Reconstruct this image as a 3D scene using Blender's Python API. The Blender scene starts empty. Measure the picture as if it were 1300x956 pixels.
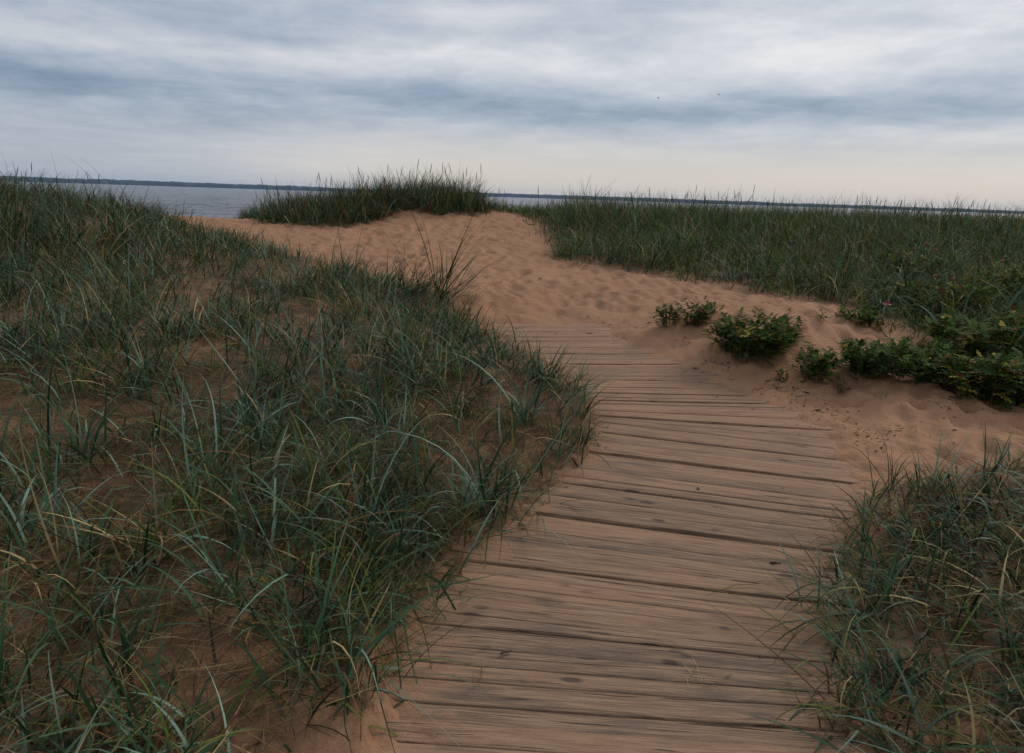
import bpy, math, random
import numpy as np
random.seed(7); rng = np.random.default_rng(11)
S = bpy.context.scene; COL = S.collection
R_ = math.radians

# ------------------------------------------------------------------ camera
EYE = np.array([0.0, 0.0, 1.6]); FPX = 866.67
P, RL = R_(14.73), R_(1.85)
F = np.array([0, math.cos(P), -math.sin(P)]); R0 = np.array([1., 0, 0]); U0 = np.array([0, math.sin(P), math.cos(P)])
RT = math.cos(RL)*R0 + math.sin(RL)*U0; UP = -math.sin(RL)*R0 + math.cos(RL)*U0
def ray(u, v):
    d = F + (u-650)/FPX*RT - (v-478)/FPX*UP
    return d/np.linalg.norm(d)
from mathutils import Matrix, Vector
cd = bpy.data.cameras.new('camera'); cam = bpy.data.objects.new('camera', cd); COL.objects.link(cam)
cd.lens = 24; cd.sensor_width = 36; cd.clip_start = 0.05; cd.clip_end = 60000
M = Matrix(((RT[0], UP[0], -F[0], EYE[0]), (RT[1], UP[1], -F[1], EYE[1]), (RT[2], UP[2], -F[2], EYE[2]), (0, 0, 0, 1)))
cam.matrix_world = M
S.camera = cam

# ------------------------------------------------------------------ numeric helpers
def sstep(a, b, x):
    t = np.clip((x-a)/(b-a), 0, 1); return t*t*(3-2*t)
def hsh(i, j, s):
    h = (i.astype(np.int64)*374761393 + j.astype(np.int64)*668265263 + s*1274126177) & 0xFFFFFFFF
    h = ((h ^ (h >> 13))*1274126177) & 0xFFFFFFFF
    h = ((h ^ (h >> 16))*2246822519) & 0xFFFFFFFF
    return (h ^ (h >> 15))/4294967295.0
def vn(x, y, s=0):
    i = np.floor(x).astype(np.int64); j = np.floor(y).astype(np.int64); fx = x-i; fy = y-j
    fx = fx*fx*fx*(fx*(fx*6-15)+10); fy = fy*fy*fy*(fy*(fy*6-15)+10)
    a = hsh(i, j, s); b = hsh(i+1, j, s); c = hsh(i, j+1, s); d = hsh(i+1, j+1, s)
    return (a*(1-fx)+b*fx)*(1-fy) + (c*(1-fx)+d*fx)*fy
def fbm(x, y, o=4, s=0):
    r = 0; a = .5; t = 0
    for k in range(o):
        r = r + a*(vn(x*2**k+k*17.3, y*2**k-k*9.1, s+k)-.5)*2; t += a; a *= .5
    return r/t
def sdf(poly, x, y):
    """signed distance to polygon, negative inside"""
    poly = np.asarray(poly); n = len(poly); d = np.full(x.shape, 1e9); ins = np.zeros(x.shape, bool)
    for k in range(n):
        ax, ay = poly[k]; bx, by = poly[(k+1) % n]
        ex, ey = bx-ax, by-ay; wx, wy = x-ax, y-ay
        t = np.clip((wx*ex+wy*ey)/(ex*ex+ey*ey+1e-12), 0, 1)
        d = np.minimum(d, (wx-ex*t)**2 + (wy-ey*t)**2)
        c = ((ay > y) != (by > y)) & (x < (bx-ax)*(y-ay)/(by-ay+1e-12)+ax)
        ins ^= c
    d = np.sqrt(d); return np.where(ins, -d, d)

# ------------------------------------------------------------------ terrain heights
PY = np.array([-200, 1, 2.5, 5, 8, 11, 13.5, 16, 20, 26, 40, 60, 100, 20000.])
PZ = np.array([0, 0, .02, .20, .48, .78, 1.0, 1.02, .9, .3, -1.5, -3.8, -6, -6.])
_yy = np.linspace(-3, 110, 2261); _zz = np.interp(_yy, PY, PZ)
_k = np.hanning(31); _k /= _k.sum(); _zz = np.convolve(np.pad(_zz, 15, mode='edge'), _k, 'valid')
def gau(x, y, cx, cy, sx, sy): return np.exp(-.5*(((x-cx)/sx)**2 + ((y-cy)/sy)**2))
def G(x, y):
    z = np.interp(y, _yy, _zz)
    z = z - .42*gau(x, y, -8, 17, 3.5, 4) + .62*gau(x, y, -8.6, 10.2, 2.0, 2.4)
    z = z + .38*gau(x, y, -2.0, 14.9, 1.7, 1.3) + .16*gau(x, y, 2.5, 6.6, .8, .6)
    return z
def cast(u, v, fn=None):
    fn = fn or G
    d = ray(u, v); t = np.geomspace(.8, 60, 4000)
    p = EYE[None] + t[:, None]*d[None]; s = p[:, 2]-fn(p[:, 0], p[:, 1])
    k = np.argmax(s < 0)
    if s[k] >= 0: k = len(t)-1
    return p[k, 0], p[k, 1]
def W(pts, fn=None): return [cast(u, v, fn) for u, v in pts]

# visible area of the boardwalk (where the sand stops)
BWL = [(455, 956), (472, 867), (500, 768), (560, 712), (640, 648), (700, 600), (742, 545), (735, 500), (690, 470), (640, 440), (596, 414)]
BWR = [(700, 399), (770, 408), (812, 432), (852, 449), (892, 467), (940, 491), (1000, 512), (1040, 540), (1078, 572), (1096, 612), (1094, 662), (1088, 730), (1092, 800), (1108, 870), (1120, 956)]
BWR = [(u+(14 if v > 440 else 4), v) for u, v in BWR]
walk = W(BWL+BWR); walk = [(-.75, .2)] + walk + [(.95, .2)]
LEFT = [(-1.2, -.3), (-1.0, 1.2)] + W([(480, 880), (505, 785), (565, 722), (625, 664), (690, 615), (735, 575), (752, 545), (740, 505), (690, 470), (630, 438), (590, 415), (540, 385), (490, 372), (430, 352), (370, 335), (300, 312), (262, 300)]) + [(-6.9, 13), (-9.5, 14.5), (-20, 15), (-20, -.3)]
RIGHT = W([(618, 277), (650, 279), (690, 296), (688, 325), (730, 344), (800, 356), (900, 375), (1000, 392), (1090, 412), (1150, 446), (1205, 476), (1300, 500)]) + [(8, 4.6), (24, 5), (24, 22), (10, 23), (3, 19), (-.6, 17)]
FRONT = W([(1080, 956), (1085, 860), (1062, 790), (1072, 715), (1105, 655), (1180, 628), (1240, 622), (1300, 615), (1420, 640), (1560, 760), (1560, 950)]) + [(2.6, .3), (1.3, .3)]
TUSS = W([(276, 286), (340, 291), (420, 296), (475, 290), (522, 275), (560, 281), (616, 279)]) + [(-.7, 15.5), (-1.6, 16.6), (-3.2, 16.6), (-5.2, 15.6)]

def H(x, y, micro=True):
    z = G(x, y)
    near = (y < 12) & (np.abs(x) < 9)
    sd = np.full(x.shape, 5.0)
    if near.any(): sd[near] = sdf(walk, x[near], y[near])
    if micro:
        far = sstep(3.8, 6.2, y)
        sd = sd + (.07+.08*far)*fbm(x*3.1, y*5.5, 3, 5) + .05*fbm(x*11, y*15, 2, 6)
    out = sstep(-.20, .10, sd+.03+.03*fbm(x*26, y*30, 2, 8)*micro)
    ins = -.040 + .030*sstep(3.2, 5.6, y) + (.026*sstep(.1, .5, fbm(x*1.1, y*7, 3, 12)) if micro else 0)
    z = z + np.minimum(ins, -.006)*(1-out) + (.030 + .08*sstep(.05, .8, sd))*out
    if micro:
        # soft wind/foot worn relief
        amt = out*(1-sstep(30, 45, y))
        sand = 1-sstep(-.3, .2, -np.minimum(sdfc(LEFT, x, y), sdfc(RIGHT, x, y)))
        a = amt*(.35+.65*sand)
        z = z + a*(.035*fbm(x*1.3, y*1.3, 3, 1) + .022*fbm(x*4.2, y*4.2, 3, 2) + .030*(.35-np.abs(fbm(x*3.3+2, y*4.1, 3, 14)))*1.2 + .014*(.3-np.abs(fbm(x*9, y*11, 2, 15))) + .010*fbm(x*15, y*17, 3, 3))
        z = z + a*.9*dents(x, y)*sstep(.05, .5, sd)
        z = z + (1-out)*(.004+.010*sstep(3.2, 5.6, y))*fbm(x*2.2, y*5, 3, 9)
    return z
def sdfc(poly, x, y):
    r = np.full(x.shape, 5.0); m = (y > -2) & (y < 26) & (np.abs(x) < 25)
    if m.any(): r[m] = sdf(poly, x[m], y[m])
    return r
def dents(x, y):
    r = np.zeros(x.shape); m = (y > -1) & (y < 30) & (np.abs(x) < 20)
    X = x[m]; Y = y[m]; acc = np.zeros(X.shape)
    for cell, amp, s0 in ((.38, 1.0, 40), (.27, .6, 60)):
        ci = np.floor(X/cell); cj = np.floor(Y/cell)
        for a in (-1, 0, 1):
            for b in (-1, 0, 1):
                i = ci+a; j = cj+b
                px = (i+hsh(i, j, s0))*cell; py = (j+hsh(i, j, s0+1))*cell
                th = hsh(i, j, s0+2)*1.6-.8+1.57; c, s = np.cos(th), np.sin(th)
                dx, dy = X-px, Y-py; u = (dx*c+dy*s)/.12; v = (-dx*s+dy*c)/.065
                q = np.sqrt(u*u+v*v); k = amp*(.4+.6*hsh(i, j, s0+3))
                acc += k*(-.062*np.exp(-1.2*q*q) + .027*np.exp(-((q-1.5)**2)*3.5))
    r[m] = acc; return r

# ------------------------------------------------------------------ object helpers
def link(o, parent=None):
    COL.objects.link(o)
    if parent is not None: o.parent = parent
    return o
def tag(o, label=None, cat=None, group=None, kind=None):
    if label: o['label'] = label
    if cat: o['category'] = cat
    if group: o['group'] = group
    if kind: o['kind'] = kind
    return o
def empty(name, loc, rz=0):
    o = bpy.data.objects.new(name, None); o.location = loc; o.rotation_euler = (0, 0, rz); o.empty_display_size = .1
    return link(o)
def qmesh(name, v, q, mats, col=None, smooth=True, mi=None, attrs=None):
    me = bpy.data.meshes.new(name); v = np.asarray(v, np.float32); q = np.asarray(q, np.int32)
    k = q.shape[1]
    me.vertices.add(len(v)); me.vertices.foreach_set('co', v.ravel())
    me.loops.add(q.size); me.loops.foreach_set('vertex_index', q.ravel())
    me.polygons.add(len(q)); me.polygons.foreach_set('loop_start', np.arange(0, q.size, k, dtype=np.int32))
    me.polygons.foreach_set('loop_total', np.full(len(q), k, np.int32))
    if smooth: me.polygons.foreach_set('use_smooth', np.ones(len(q), bool))
    if mi is not None: me.polygons.foreach_set('material_index', np.asarray(mi, np.int32))
    for m in (mats if isinstance(mats, (list, tuple)) else [mats]): me.materials.append(m)
    if col is not None:
        a = me.color_attributes.new('tint', 'FLOAT_COLOR', 'POINT')
        c = np.ones((len(v), 4), np.float32); c[:, :3] = col; a.data.foreach_set('color', c.ravel())
    for nme, arr in (attrs or {}).items():
        a = me.attributes.new(nme, 'FLOAT', 'POINT'); a.data.foreach_set('value', np.asarray(arr, np.float32))
    me.update(calc_edges=True); me.validate()
    return me
def mobj(name, me, parent=None, loc=None):
    o = bpy.data.objects.new(name, me)
    if loc is not None: o.location = loc
    return link(o, parent)

# ------------------------------------------------------------------ materials
class NT:
    def __init__(s, name, world=None):
        if world: s.t = world.node_tree
        else:
            m = bpy.data.materials.new(name); m.use_nodes = True; s.m = m; s.t = m.node_tree
        s.t.nodes.clear()
    def n(s, typ, ins=None, **kw):
        nd = s.t.nodes.new(typ)
        for k, v in kw.items(): setattr(nd, k, v)
        for k, v in (ins or {}).items():
            i = nd.inputs[k]
            if hasattr(v, 'is_output'): s.t.links.new(v, i)
            elif isinstance(v, bpy.types.Node): s.t.links.new(v.outputs[0], i)
            else:
                if isinstance(v, (tuple, list)) and len(v) == 3 and i.type == 'RGBA': v = (*v, 1)
                i.default_value = v
        return nd
    def m_(s, op, a, b=0.0, c=None, clamp=False):
        d = {0: a, 1: b}
        if c is not None: d[2] = c
        return s.n('ShaderNodeMath', d, operation=op, use_clamp=clamp).outputs[0]
    def mix(s, f, a, b, bt='MIX'):
        nd = s.n('ShaderNodeMix', data_type='RGBA', blend_type=bt)
        for i, v in ((0, f), (6, a), (7, b)):
            if hasattr(v, 'is_output'): s.t.links.new(v, nd.inputs[i])
            else: nd.inputs[i].default_value = (*v, 1) if isinstance(v, (tuple, list)) and len(v) == 3 else v
        return nd.outputs[2]
    def noise(s, vec, scale, detail=4, rough=.55, dist=0, out=0):
        return s.n('ShaderNodeTexNoise', {'Vector': vec, 'Scale': scale, 'Detail': detail, 'Roughness': rough, 'Distortion': dist}).outputs[out]
    def ramp(s, f, pts):
        nd = s.n('ShaderNodeValToRGB', {0: f}); e = nd.color_ramp.elements
        while len(e) < len(pts): e.new(.5)
        for el, (p, c) in zip(e, pts):
            el.position = p; el.color = (c, c, c, 1) if isinstance(c, (int, float)) else (*c, 1)
        return nd.outputs[0]
    def mr(s, v, a, b, c=0, d=1):
        return s.n('ShaderNodeMapRange', {0: v, 1: a, 2: b, 3: c, 4: d}, interpolation_type='SMOOTHSTEP').outputs[0]
    def mapping(s, vec, scale=(1, 1, 1), loc=(0, 0, 0)):
        return s.n('ShaderNodeMapping', {'Vector': vec, 'Scale': scale, 'Location': loc}).outputs[0]
    def bump(s, h, strength, dist, nrm=None):
        d = {'Height': h, 'Strength': strength, 'Distance': dist}
        if nrm is not None: d['Normal'] = nrm
        return s.n('ShaderNodeBump', d).outputs[0]
    def out(s, sh, vol=None):
        o = s.n('ShaderNodeOutputMaterial')
        if sh is not None: s.t.links.new(sh, o.inputs[0])
        if vol is not None: s.t.links.new(vol, o.inputs[1])
        return s.m

SAND = (.43, .238, .132)
def mat_sand():
    k = NT('sand'); p = k.n('ShaderNodeNewGeometry').outputs['Position']
    veg = k.n('ShaderNodeAttribute', attribute_name='veg').outputs['Fac']
    big = k.noise(p, .9, 4, .6); med = k.noise(p, 7, 5, .65); fine = k.noise(p, 160, 3, .7)
    c = k.mix(k.mr(big, .3, .7), SAND, (.385, .205, .112))
    c = k.mix(k.mr(med, .35, .75, 0, .55), c, (.32, .168, .092))
    c = k.mix(k.mr(fine, .35, .7, 0, .40), c, (.20, .105, .06))
    c = k.mix(k.mr(k.noise(p, 260, 1, .5), .66, .72, 0, .6), c, (.62, .48, .36))
    # organic litter and roots among the grass
    lit = k.m_('MULTIPLY', k.mr(k.noise(p, 5, 6, .7), .30, .62, .22, .92), veg)
    lc = k.mix(k.mr(k.noise(p, 40, 4, .7), .35, .7), (.060, .034, .021), (.165, .100, .060))
    c = k.mix(lit, c, lc)
    # scattered dark specks (bark and leaf crumbs)
    sp = k.mr(k.noise(p, 55, 2, .5), .70, .74, 0, .75); sp = k.m_('MULTIPLY', sp, k.mr(k.noise(p, 1.7, 2, .5), .42, .62))
    c = k.mix(sp, c, (.06, .035, .025))
    h = k.m_('ADD', k.m_('MULTIPLY', k.noise(p, 22, 5, .65), 1.0), k.m_('MULTIPLY', fine, .25))
    n = k.bump(k.m_('ADD', h, k.m_('MULTIPLY', k.noise(p, 6, 4, .6), 2.2)), .7, .016)
    b = k.n('ShaderNodeBsdfPrincipled', {'Base Color': c, 'Roughness': .95, 'Normal': n, 'Specular IOR Level': .15})
    return k.out(b.outputs[0])
def mat_wood():
    k = NT('weathered_wood'); tc = k.n('ShaderNodeTexCoord').outputs['Object']; oi = k.n('ShaderNodeObjectInfo').outputs['Random']
    p = k.n('ShaderNodeNewGeometry').outputs['Position']
    off = k.n('ShaderNodeCombineXYZ', {0: k.m_('MULTIPLY', oi, 57), 1: k.m_('MULTIPLY', oi, 13), 2: 0}).outputs[0]
    v = k.n('ShaderNodeVectorMath', {0: tc, 1: off}, operation='ADD').outputs[0]
    warp = k.noise(k.mapping(v, (1.5, 5, 5)), 1, 2, .5)
    v2 = k.n('ShaderNodeVectorMath', {0: v, 1: k.n('ShaderNodeCombineXYZ', {1: k.m_('MULTIPLY', warp, .05)}).outputs[0]}, operation='ADD').outputs[0]
    g1 = k.noise(k.mapping(v2, (1.6, 46, 20)), 1, 5, .7)
    g2 = k.noise(k.mapping(v2, (5, 170, 60)), 1, 4, .7)
    blot = k.noise(k.mapping(v, (2.2, 9, 5)), 1, 4, .6)
    base = k.mix(oi, (.34, .200, .115), (.150, .105, .075))
    c = k.mix(k.mr(g1, .36, .76), base, (.085, .055, .038))
    c = k.mix(k.mr(g2, .42, .62, 0, .65), c, (.40, .265, .165))
    c = k.mix(k.mr(blot, .52, .74, 0, .7), c, (.100, .082, .070))
    # cracks
    cr = k.noise(k.mapping(v2, (1.3, 60, 10)), 1, 3, .6)
    crack = k.mr(cr, .635, .665); c = k.mix(k.m_('MULTIPLY', crack, .85), c, (.022, .015, .011))
    # knots
    vo = k.n('ShaderNodeTexVoronoi', {'Vector': k.mapping(v, (3.0, 9, 1)), 'Scale': 1.0, 'Randomness': 1.0}, voronoi_dimensions='2D')
    kn = k.mr(vo.outputs[0], .07, .17, 1, 0); kn = k.m_('MULTIPLY', kn, k.mr(k.noise(k.mapping(v, (.9, .9, 1)), 3, 1), .56, .64))
    c = k.mix(k.m_('MULTIPLY', kn, .85), c, (.045, .035, .034))
    # sand lying on the boards, thicker away from the camera where the dune spills over
    yy = k.n('ShaderNodeSeparateXYZ', {0: p}).outputs[1]
    far = k.mr(yy, 2.6, 5.2)
    sn = k.noise(k.mapping(p, (1.6, 3.2, 1)), 1.2, 6, .68)
    gr = k.mr(k.noise(p, 190, 2, .7), .30, .62)
    amt = k.mr(k.m_('ADD', sn, k.m_('MULTIPLY', far, .30)), .44, .72)
    low = k.mr(g1, .30, .55, 1, .45); eg = k.n('ShaderNodeAttribute', attribute_name='sandy').outputs['Fac']
    esand = k.m_('MULTIPLY', k.mr(k.m_('ADD', eg, k.m_('MULTIPLY', k.m_('SUBTRACT', k.noise(k.mapping(p, (2.5, 9, 1)), 1.6, 6, .75), .5), 2.4)), .35, 1.05), k.m_('ADD', .55, k.m_('MULTIPLY', gr, .45)))
    s = k.m_('MULTIPLY', k.m_('MULTIPLY', k.m_('ADD', k.m_('MULTIPLY', amt, .66), .20), k.m_('ADD', k.m_('MULTIPLY', gr, .55), k.m_('MULTIPLY', far, .45)), clamp=True), low)
    s = k.m_('MULTIPLY', s, k.mr(kn, 0, 1, 1, .5))
    s = k.m_('MAXIMUM', s, k.m_('MULTIPLY', esand, .93))
    c = k.mix(s, c, k.mix(gr, (.29, .160, .095), (.42, .235, .135)))
    h = k.m_('SUBTRACT', k.m_('ADD', k.m_('MULTIPLY', g1, .6), k.m_('MULTIPLY', g2, .3)), k.m_('MULTIPLY', crack, .9))
    h = k.m_('ADD', h, k.m_('MULTIPLY', gr, .18))
    b = k.n('ShaderNodeBsdfPrincipled', {'Base Color': c, 'Roughness': .82, 'Normal': k.bump(h, .8, .006), 'Specular IOR Level': .25})
    return k.out(b.outputs[0])
def mat_blade(name='grass_blade', trans=.16, rough=.55, spec=.12):
    k = NT(name); c = k.n('ShaderNodeAttribute', attribute_name='tint').outputs['Color']
    p = k.n('ShaderNodeNewGeometry').outputs['Position']
    c = k.mix(k.mr(k.noise(p, 30, 2), .35, .7, 0, .35), c, k.mix(1.0, c, (.6, .6, .55), 'MULTIPLY'))
    b = k.n('ShaderNodeBsdfPrincipled', {'Base Color': c, 'Roughness': rough, 'Specular IOR Level': spec})
    t = k.n('ShaderNodeBsdfTranslucent', {'Color': c})
    mx = k.n('ShaderNodeMixShader', {0: trans, 1: b.outputs[0], 2: t.outputs[0]})
    return k.out(mx.outputs[0])
def mat_plain(name, c1, c2, scale=30, rough=.8):
    k = NT(name); p = k.n('ShaderNodeTexCoord').outputs['Object']
    c = k.mix(k.noise(p, scale, 4, .6), c1, c2)
    b = k.n('ShaderNodeBsdfPrincipled', {'Base Color': c, 'Roughness': rough, 'Normal': k.bump(k.noise(p, scale*3, 3), .4, .003)})
    return k.out(b.outputs[0])
def mat_water():
    k = NT('lake_water'); p = k.n('ShaderNodeNewGeometry').outputs['Position']
    w1 = k.noise(k.mapping(p, (.55, .9, 1)), 1, 5, .62, .4); w2 = k.noise(k.mapping(p, (.06, .11, 1)), 1, 3, .5)
    w3 = k.noise(k.mapping(p, (.02, .05, 1)), 1, 4, .6)
    h = k.m_('ADD', k.m_('ADD', w1, k.m_('MULTIPLY', w2, 5.0)), k.m_('MULTIPLY', w3, 9.0))
    b = k.n('ShaderNodeBsdfPrincipled', {'Base Color': (.085, .078, .098), 'Roughness': .20, 'IOR': 1.33, 'Normal': k.bump(h, 1.0, .75)})
    return k.out(b.outputs[0])
MS = mat_sand(); MW = mat_wood(); MB = mat_blade(); MWAT = mat_water()
ML = mat_blade('rose_leaf', .15, .7, .08)
MSTEM = mat_plain('woody_stem', (.10, .055, .03), (.17, .10, .06), 40)
MTW = mat_plain('driftwood', (.055, .035, .025), (.13, .085, .06), 60)
MFL = mat_plain('magenta_petal', (.30, .004, .10), (.40, .008, .14), 60, .6)
MPK = mat_plain('pale_pink_petal', (.62, .22, .34), (.7, .30, .40), 60, .6)
MYE = mat_plain('stamen', (.65, .42, .05), (.5, .3, .03), 90)
MHIP = mat_plain('rose_hip_red', (.26, .04, .015), (.36, .09, .02), 50, .5)
MBIRD = mat_plain('gull_grey', (.06, .06, .07), (.12, .12, .13), 9)
MSHORE = mat_plain('forest_shore', (.006, .020, .024), (.014, .034, .034), .01)

# ------------------------------------------------------------------ the ground (one sheet)
th = np.concatenate([np.arange(-62, 62, .235), np.arange(62, 298, 4.0)]); th = np.radians(th); nt = len(th)
rr = np.concatenate([np.geomspace(.45, 40, 640), np.geomspace(41.5, 160, 28), np.geomspace(220, 9300, 9)]); nr = len(rr)
X = rr[:, None]*np.sin(th)[None]; Y = rr[:, None]*np.cos(th)[None]
xs, ys = X.ravel(), Y.ravel(); zs = H(xs, ys)
V = np.stack([xs, ys, zs], 1); i = np.arange(nr-1)[:, None]*nt; j = np.arange(nt)[None]; j2 = (j+1) % nt
Q = np.stack([i+j, i+j2, i+nt+j2, i+nt+j], -1).reshape(-1, 4)[:, ::-1]
c0 = len(V); V = np.vstack([V, [[0, 0, float(H(np.array([0.]), np.array([0.]))[0])]]])
# centre closed by quads over pairs of ring vertices
ce = [(c0, (a+2) % nt, (a+1) % nt, a) for a in range(0, nt-1, 2)] + ([(c0, 0, 0, nt-1)] if nt % 2 == 2 else [])
Q = np.vstack([Q, np.array(ce)])
vegL = sstep(.36, -.25, sdfc(LEFT, V[:, 0], V[:, 1]) + .25*fbm(V[:, 0]*2.5, V[:, 1]*2.5, 3, 77))
vegR = sstep(.25, -.35, sdfc(RIGHT, V[:, 0], V[:, 1]) + .25*fbm(V[:, 0]*2.5, V[:, 1]*2.5, 3, 78))
vegF = sstep(.15, -.3, sdfc(FRONT, V[:, 0], V[:, 1]) + .2*fbm(V[:, 0]*2.5, V[:, 1]*2.5, 3, 79))
vegT = sstep(.3, -.3, sdfc(TUSS, V[:, 0], V[:, 1]))
veg = np.clip(np.maximum.reduce([vegL, vegR, vegF*.8, vegT]), 0, 1)
ground = mobj('ground', qmesh('ground', V, Q, MS, attrs={'veg': veg})); tag(ground, 'warm brown dune sand marked with footprints around the boardwalk', 'sand', kind='structure')

# water and far shore
SEA = -3.2
wt = np.radians(np.concatenate([np.arange(-50, 50, .2), np.arange(50, 310, 5.)])); wr = np.concatenate([np.geomspace(30, 700, 480), np.geomspace(760, 9200, 24)])
wx, wy = (wr[:, None]*np.sin(wt)[None]).ravel(), (wr[:, None]*np.cos(wt)[None]).ravel(); wd = np.repeat(wr, len(wt))
wh = SEA + (1-sstep(300, 700, wd))*(.16*fbm(wx*.16, wy*.42, 3, 201) + .09*fbm(wx*.7, wy*1.5, 2, 205))
i = np.arange(len(wr)-1)[:, None]*len(wt); j = np.arange(len(wt))[None]; j2 = (j+1) % len(wt)
wq = np.stack([i+j, i+j2, i+len(wt)+j2, i+len(wt)+j], -1).reshape(-1, 4)[:, ::-1]
tag(mobj('water', qmesh('water', np.stack([wx, wy, wh], 1), wq, MWAT)), 'slate grey rippled water of the wide bay behind the dunes', 'water', kind='structure')
na = 700; a = np.linspace(R_(-75), R_(75), na); rows = []
prof = 41 + 9*fbm(a*9, a*0+.5, 4, 21)+5*fbm(a*60, a*0+.5, 3, 22) - 14*sstep(-.2, .75, a) + 6*np.exp(-((a+.55)/.12)**2)
for r0, k in ((8000, 0), (8010, .72), (8060, .93), (8150, 1.0), (8500, .95), (8900, 0)):
    rj = r0 + 60*fbm(a*25, a*0+.5, 3, 23)
    zz = SEA-.5 + (prof+3)*k*(1+.22*(vn(a*400, a*0+r0, 31)-.5) if k else 1)
    rows.append(np.stack([rj*np.sin(a), rj*np.cos(a), zz], 1))
v = np.vstack(rows); q = [(k*na+m, k*na+m+1, (k+1)*na+m+1, (k+1)*na+m) for k in range(5) for m in range(na-1)]
tag(mobj('far_shore', qmesh('far_shore', v, q, MSHORE)), 'low dark blue wooded shore along the horizon across the water', 'hills', kind='structure')

# ------------------------------------------------------------------ boardwalk
CL = [((470, 905), (1118, 950)), ((480, 813), (1104, 864)), ((510, 757), (1092, 827)), ((550, 724), (1090, 787)), ((600, 668), (1092, 732)), ((660, 604), (1098, 660)),
      ((700, 566), (1092, 613)), ((740, 532), (1082, 572)), ((745, 526), (1062, 546)), ((745, 513), (1036, 520)), ((705, 481), (925, 483)), ((660, 448), (852, 449)), ((640, 411), (776, 409))]
Rw, Lw = [], []
for (l, r) in CL:
    pl = np.array(cast(*l)); pr = np.array(cast(*r)); d = pl-pr; d /= np.linalg.norm(d)
    Rw.append(pr - d*.22); Lw.append(pr + d*2.38)
d0 = (Rw[0]-Rw[1]); d0 /= np.linalg.norm(d0)
Rw.insert(0, Rw[0]+d0*1.6); Lw.insert(0, Lw[0]+d0*1.6)
Rw, Lw = np.array(Rw), np.array(Lw); Cw = (Rw+Lw)/2
sk = np.concatenate([[0], np.cumsum(np.linalg.norm(np.diff(Cw, axis=0), axis=1))])
print('boardwalk length', sk[-1], 'ctrl', np.round(sk, 2).tolist(), 'width px check', np.round(Lw, 2).tolist())
def edge(s):
    return np.array([np.interp(s, sk, Rw[:, 0]), np.interp(s, sk, Rw[:, 1])]), np.array([np.interp(s, sk, Lw[:, 0]), np.interp(s, sk, Lw[:, 1])])
bw = empty('boardwalk', (float(Cw[3][0]), float(Cw[3][1]), float(G(Cw[3][0:1], Cw[3][1:2])[0])))
tag(bw, 'weathered brown plank boardwalk curving up through the dunes, half buried in sand', 'boardwalk')
def plank(s0, s1, idx):
    r0, l0 = edge(s0); r1, l1 = edge(s1)
    rl = random.uniform(-.05, .05); ll = random.uniform(-.06, .06)
    nl = 36; tx = np.linspace(0+rl/2.1, 1+ll/2.1, nl)
    # cross-section: (across 0..1, height)
    cs = [(0.0, -.05), (0.0, -.006), (.014, -.0015), (.05, 0), (.3, .0008), (.5, .001), (.7, .0008), (.95, 0), (.986, -.0015), (1.0, -.006), (1.0, -.05)]
    dz = random.uniform(-.005, .003); tilt = random.uniform(-.004, .004); bow = random.uniform(-.006, .004)
    g0 = random.choice([-.001, -.0005, .0, .0, .0005, .001, .004]); wob = random.uniform(.001, .0032); dz *= .8; sd = idx*13.7
    n0 = fbm(tx*5+sd, tx*0+.3, 3, 50); n1 = fbm(tx*5+sd, tx*0+.7, 3, 51); nz = fbm(tx*6+sd, tx*0+.9, 3, 52)
    rows = []
    for k, t in enumerate(tx):
        a = r0+(l0-r0)*t; b = r1+(l1-r1)*t; ex = b-a; wd = np.linalg.norm(ex); ex = ex/wd
        a = a+ex*(g0+wob*n0[k]); b = b-ex*(g0+wob*n1[k])
        row = []
        for (c, h) in cs:
            q = a+(b-a)*c; endr = .004*max(0, 1-min(k, nl-1-k)/1.5)
            row.append((q[0], q[1], h + dz + tilt*(c-.5)*2 + bow*(4*t*(1-t)) + .002*nz[k] - endr))
        rows.append(row)
    v = np.array(rows).reshape(-1, 3); v[:, 2] += G(v[:, 0], v[:, 1])
    sdy = sstep(-.60, .05, sdf(walk, v[:, 0], v[:, 1])); cen = v.mean(0); ax = np.append((l0-r0), 0); ax /= np.linalg.norm(ax); ang = math.atan2(ax[1], ax[0])
    R = np.array([[math.cos(-ang), -math.sin(-ang), 0], [math.sin(-ang), math.cos(-ang), 0], [0, 0, 1]])
    lv = (v-cen)@R.T; nc = len(cs)
    f = [(k*nc+m, k*nc+m+1, (k+1)*nc+m+1, (k+1)*nc+m) for k in range(nl-1) for m in range(nc-1)]
    f += [(k*nc+nc-1, k*nc, (k+1)*nc, (k+1)*nc+nc-1) for k in range(nl-1)]
    for k in (0, nl-1):
        for m in range(5):
            q = (k*nc+m, k*nc+m+1, k*nc+nc-2-m, k*nc+nc-1-m)
            if m < 4: f.append(q if k else q[::-1])
        f.append((k*nc+4, k*nc+5, k*nc+6, k*nc+6) if False else (k*nc+3, k*nc+4, k*nc+5, k*nc+6) if k else (k*nc+6, k*nc+5, k*nc+4, k*nc+3))
    o = mobj('plank', qmesh('plank', lv, f, MW, smooth=False, attrs={'sandy': sdy}), bw)
    o.matrix_parent_inverse = Matrix.Identity(4)
    o.location = cen-np.array(bw.location); o.rotation_euler = (0, 0, ang)
s = 0; idx = 0
while s < sk[-1]-.05:
    w = random.choice([.070, .078, .09, .098, .112, .084, .125]); plank(s, s+w, idx); s += w; idx += 1
print('planks', idx)

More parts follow.
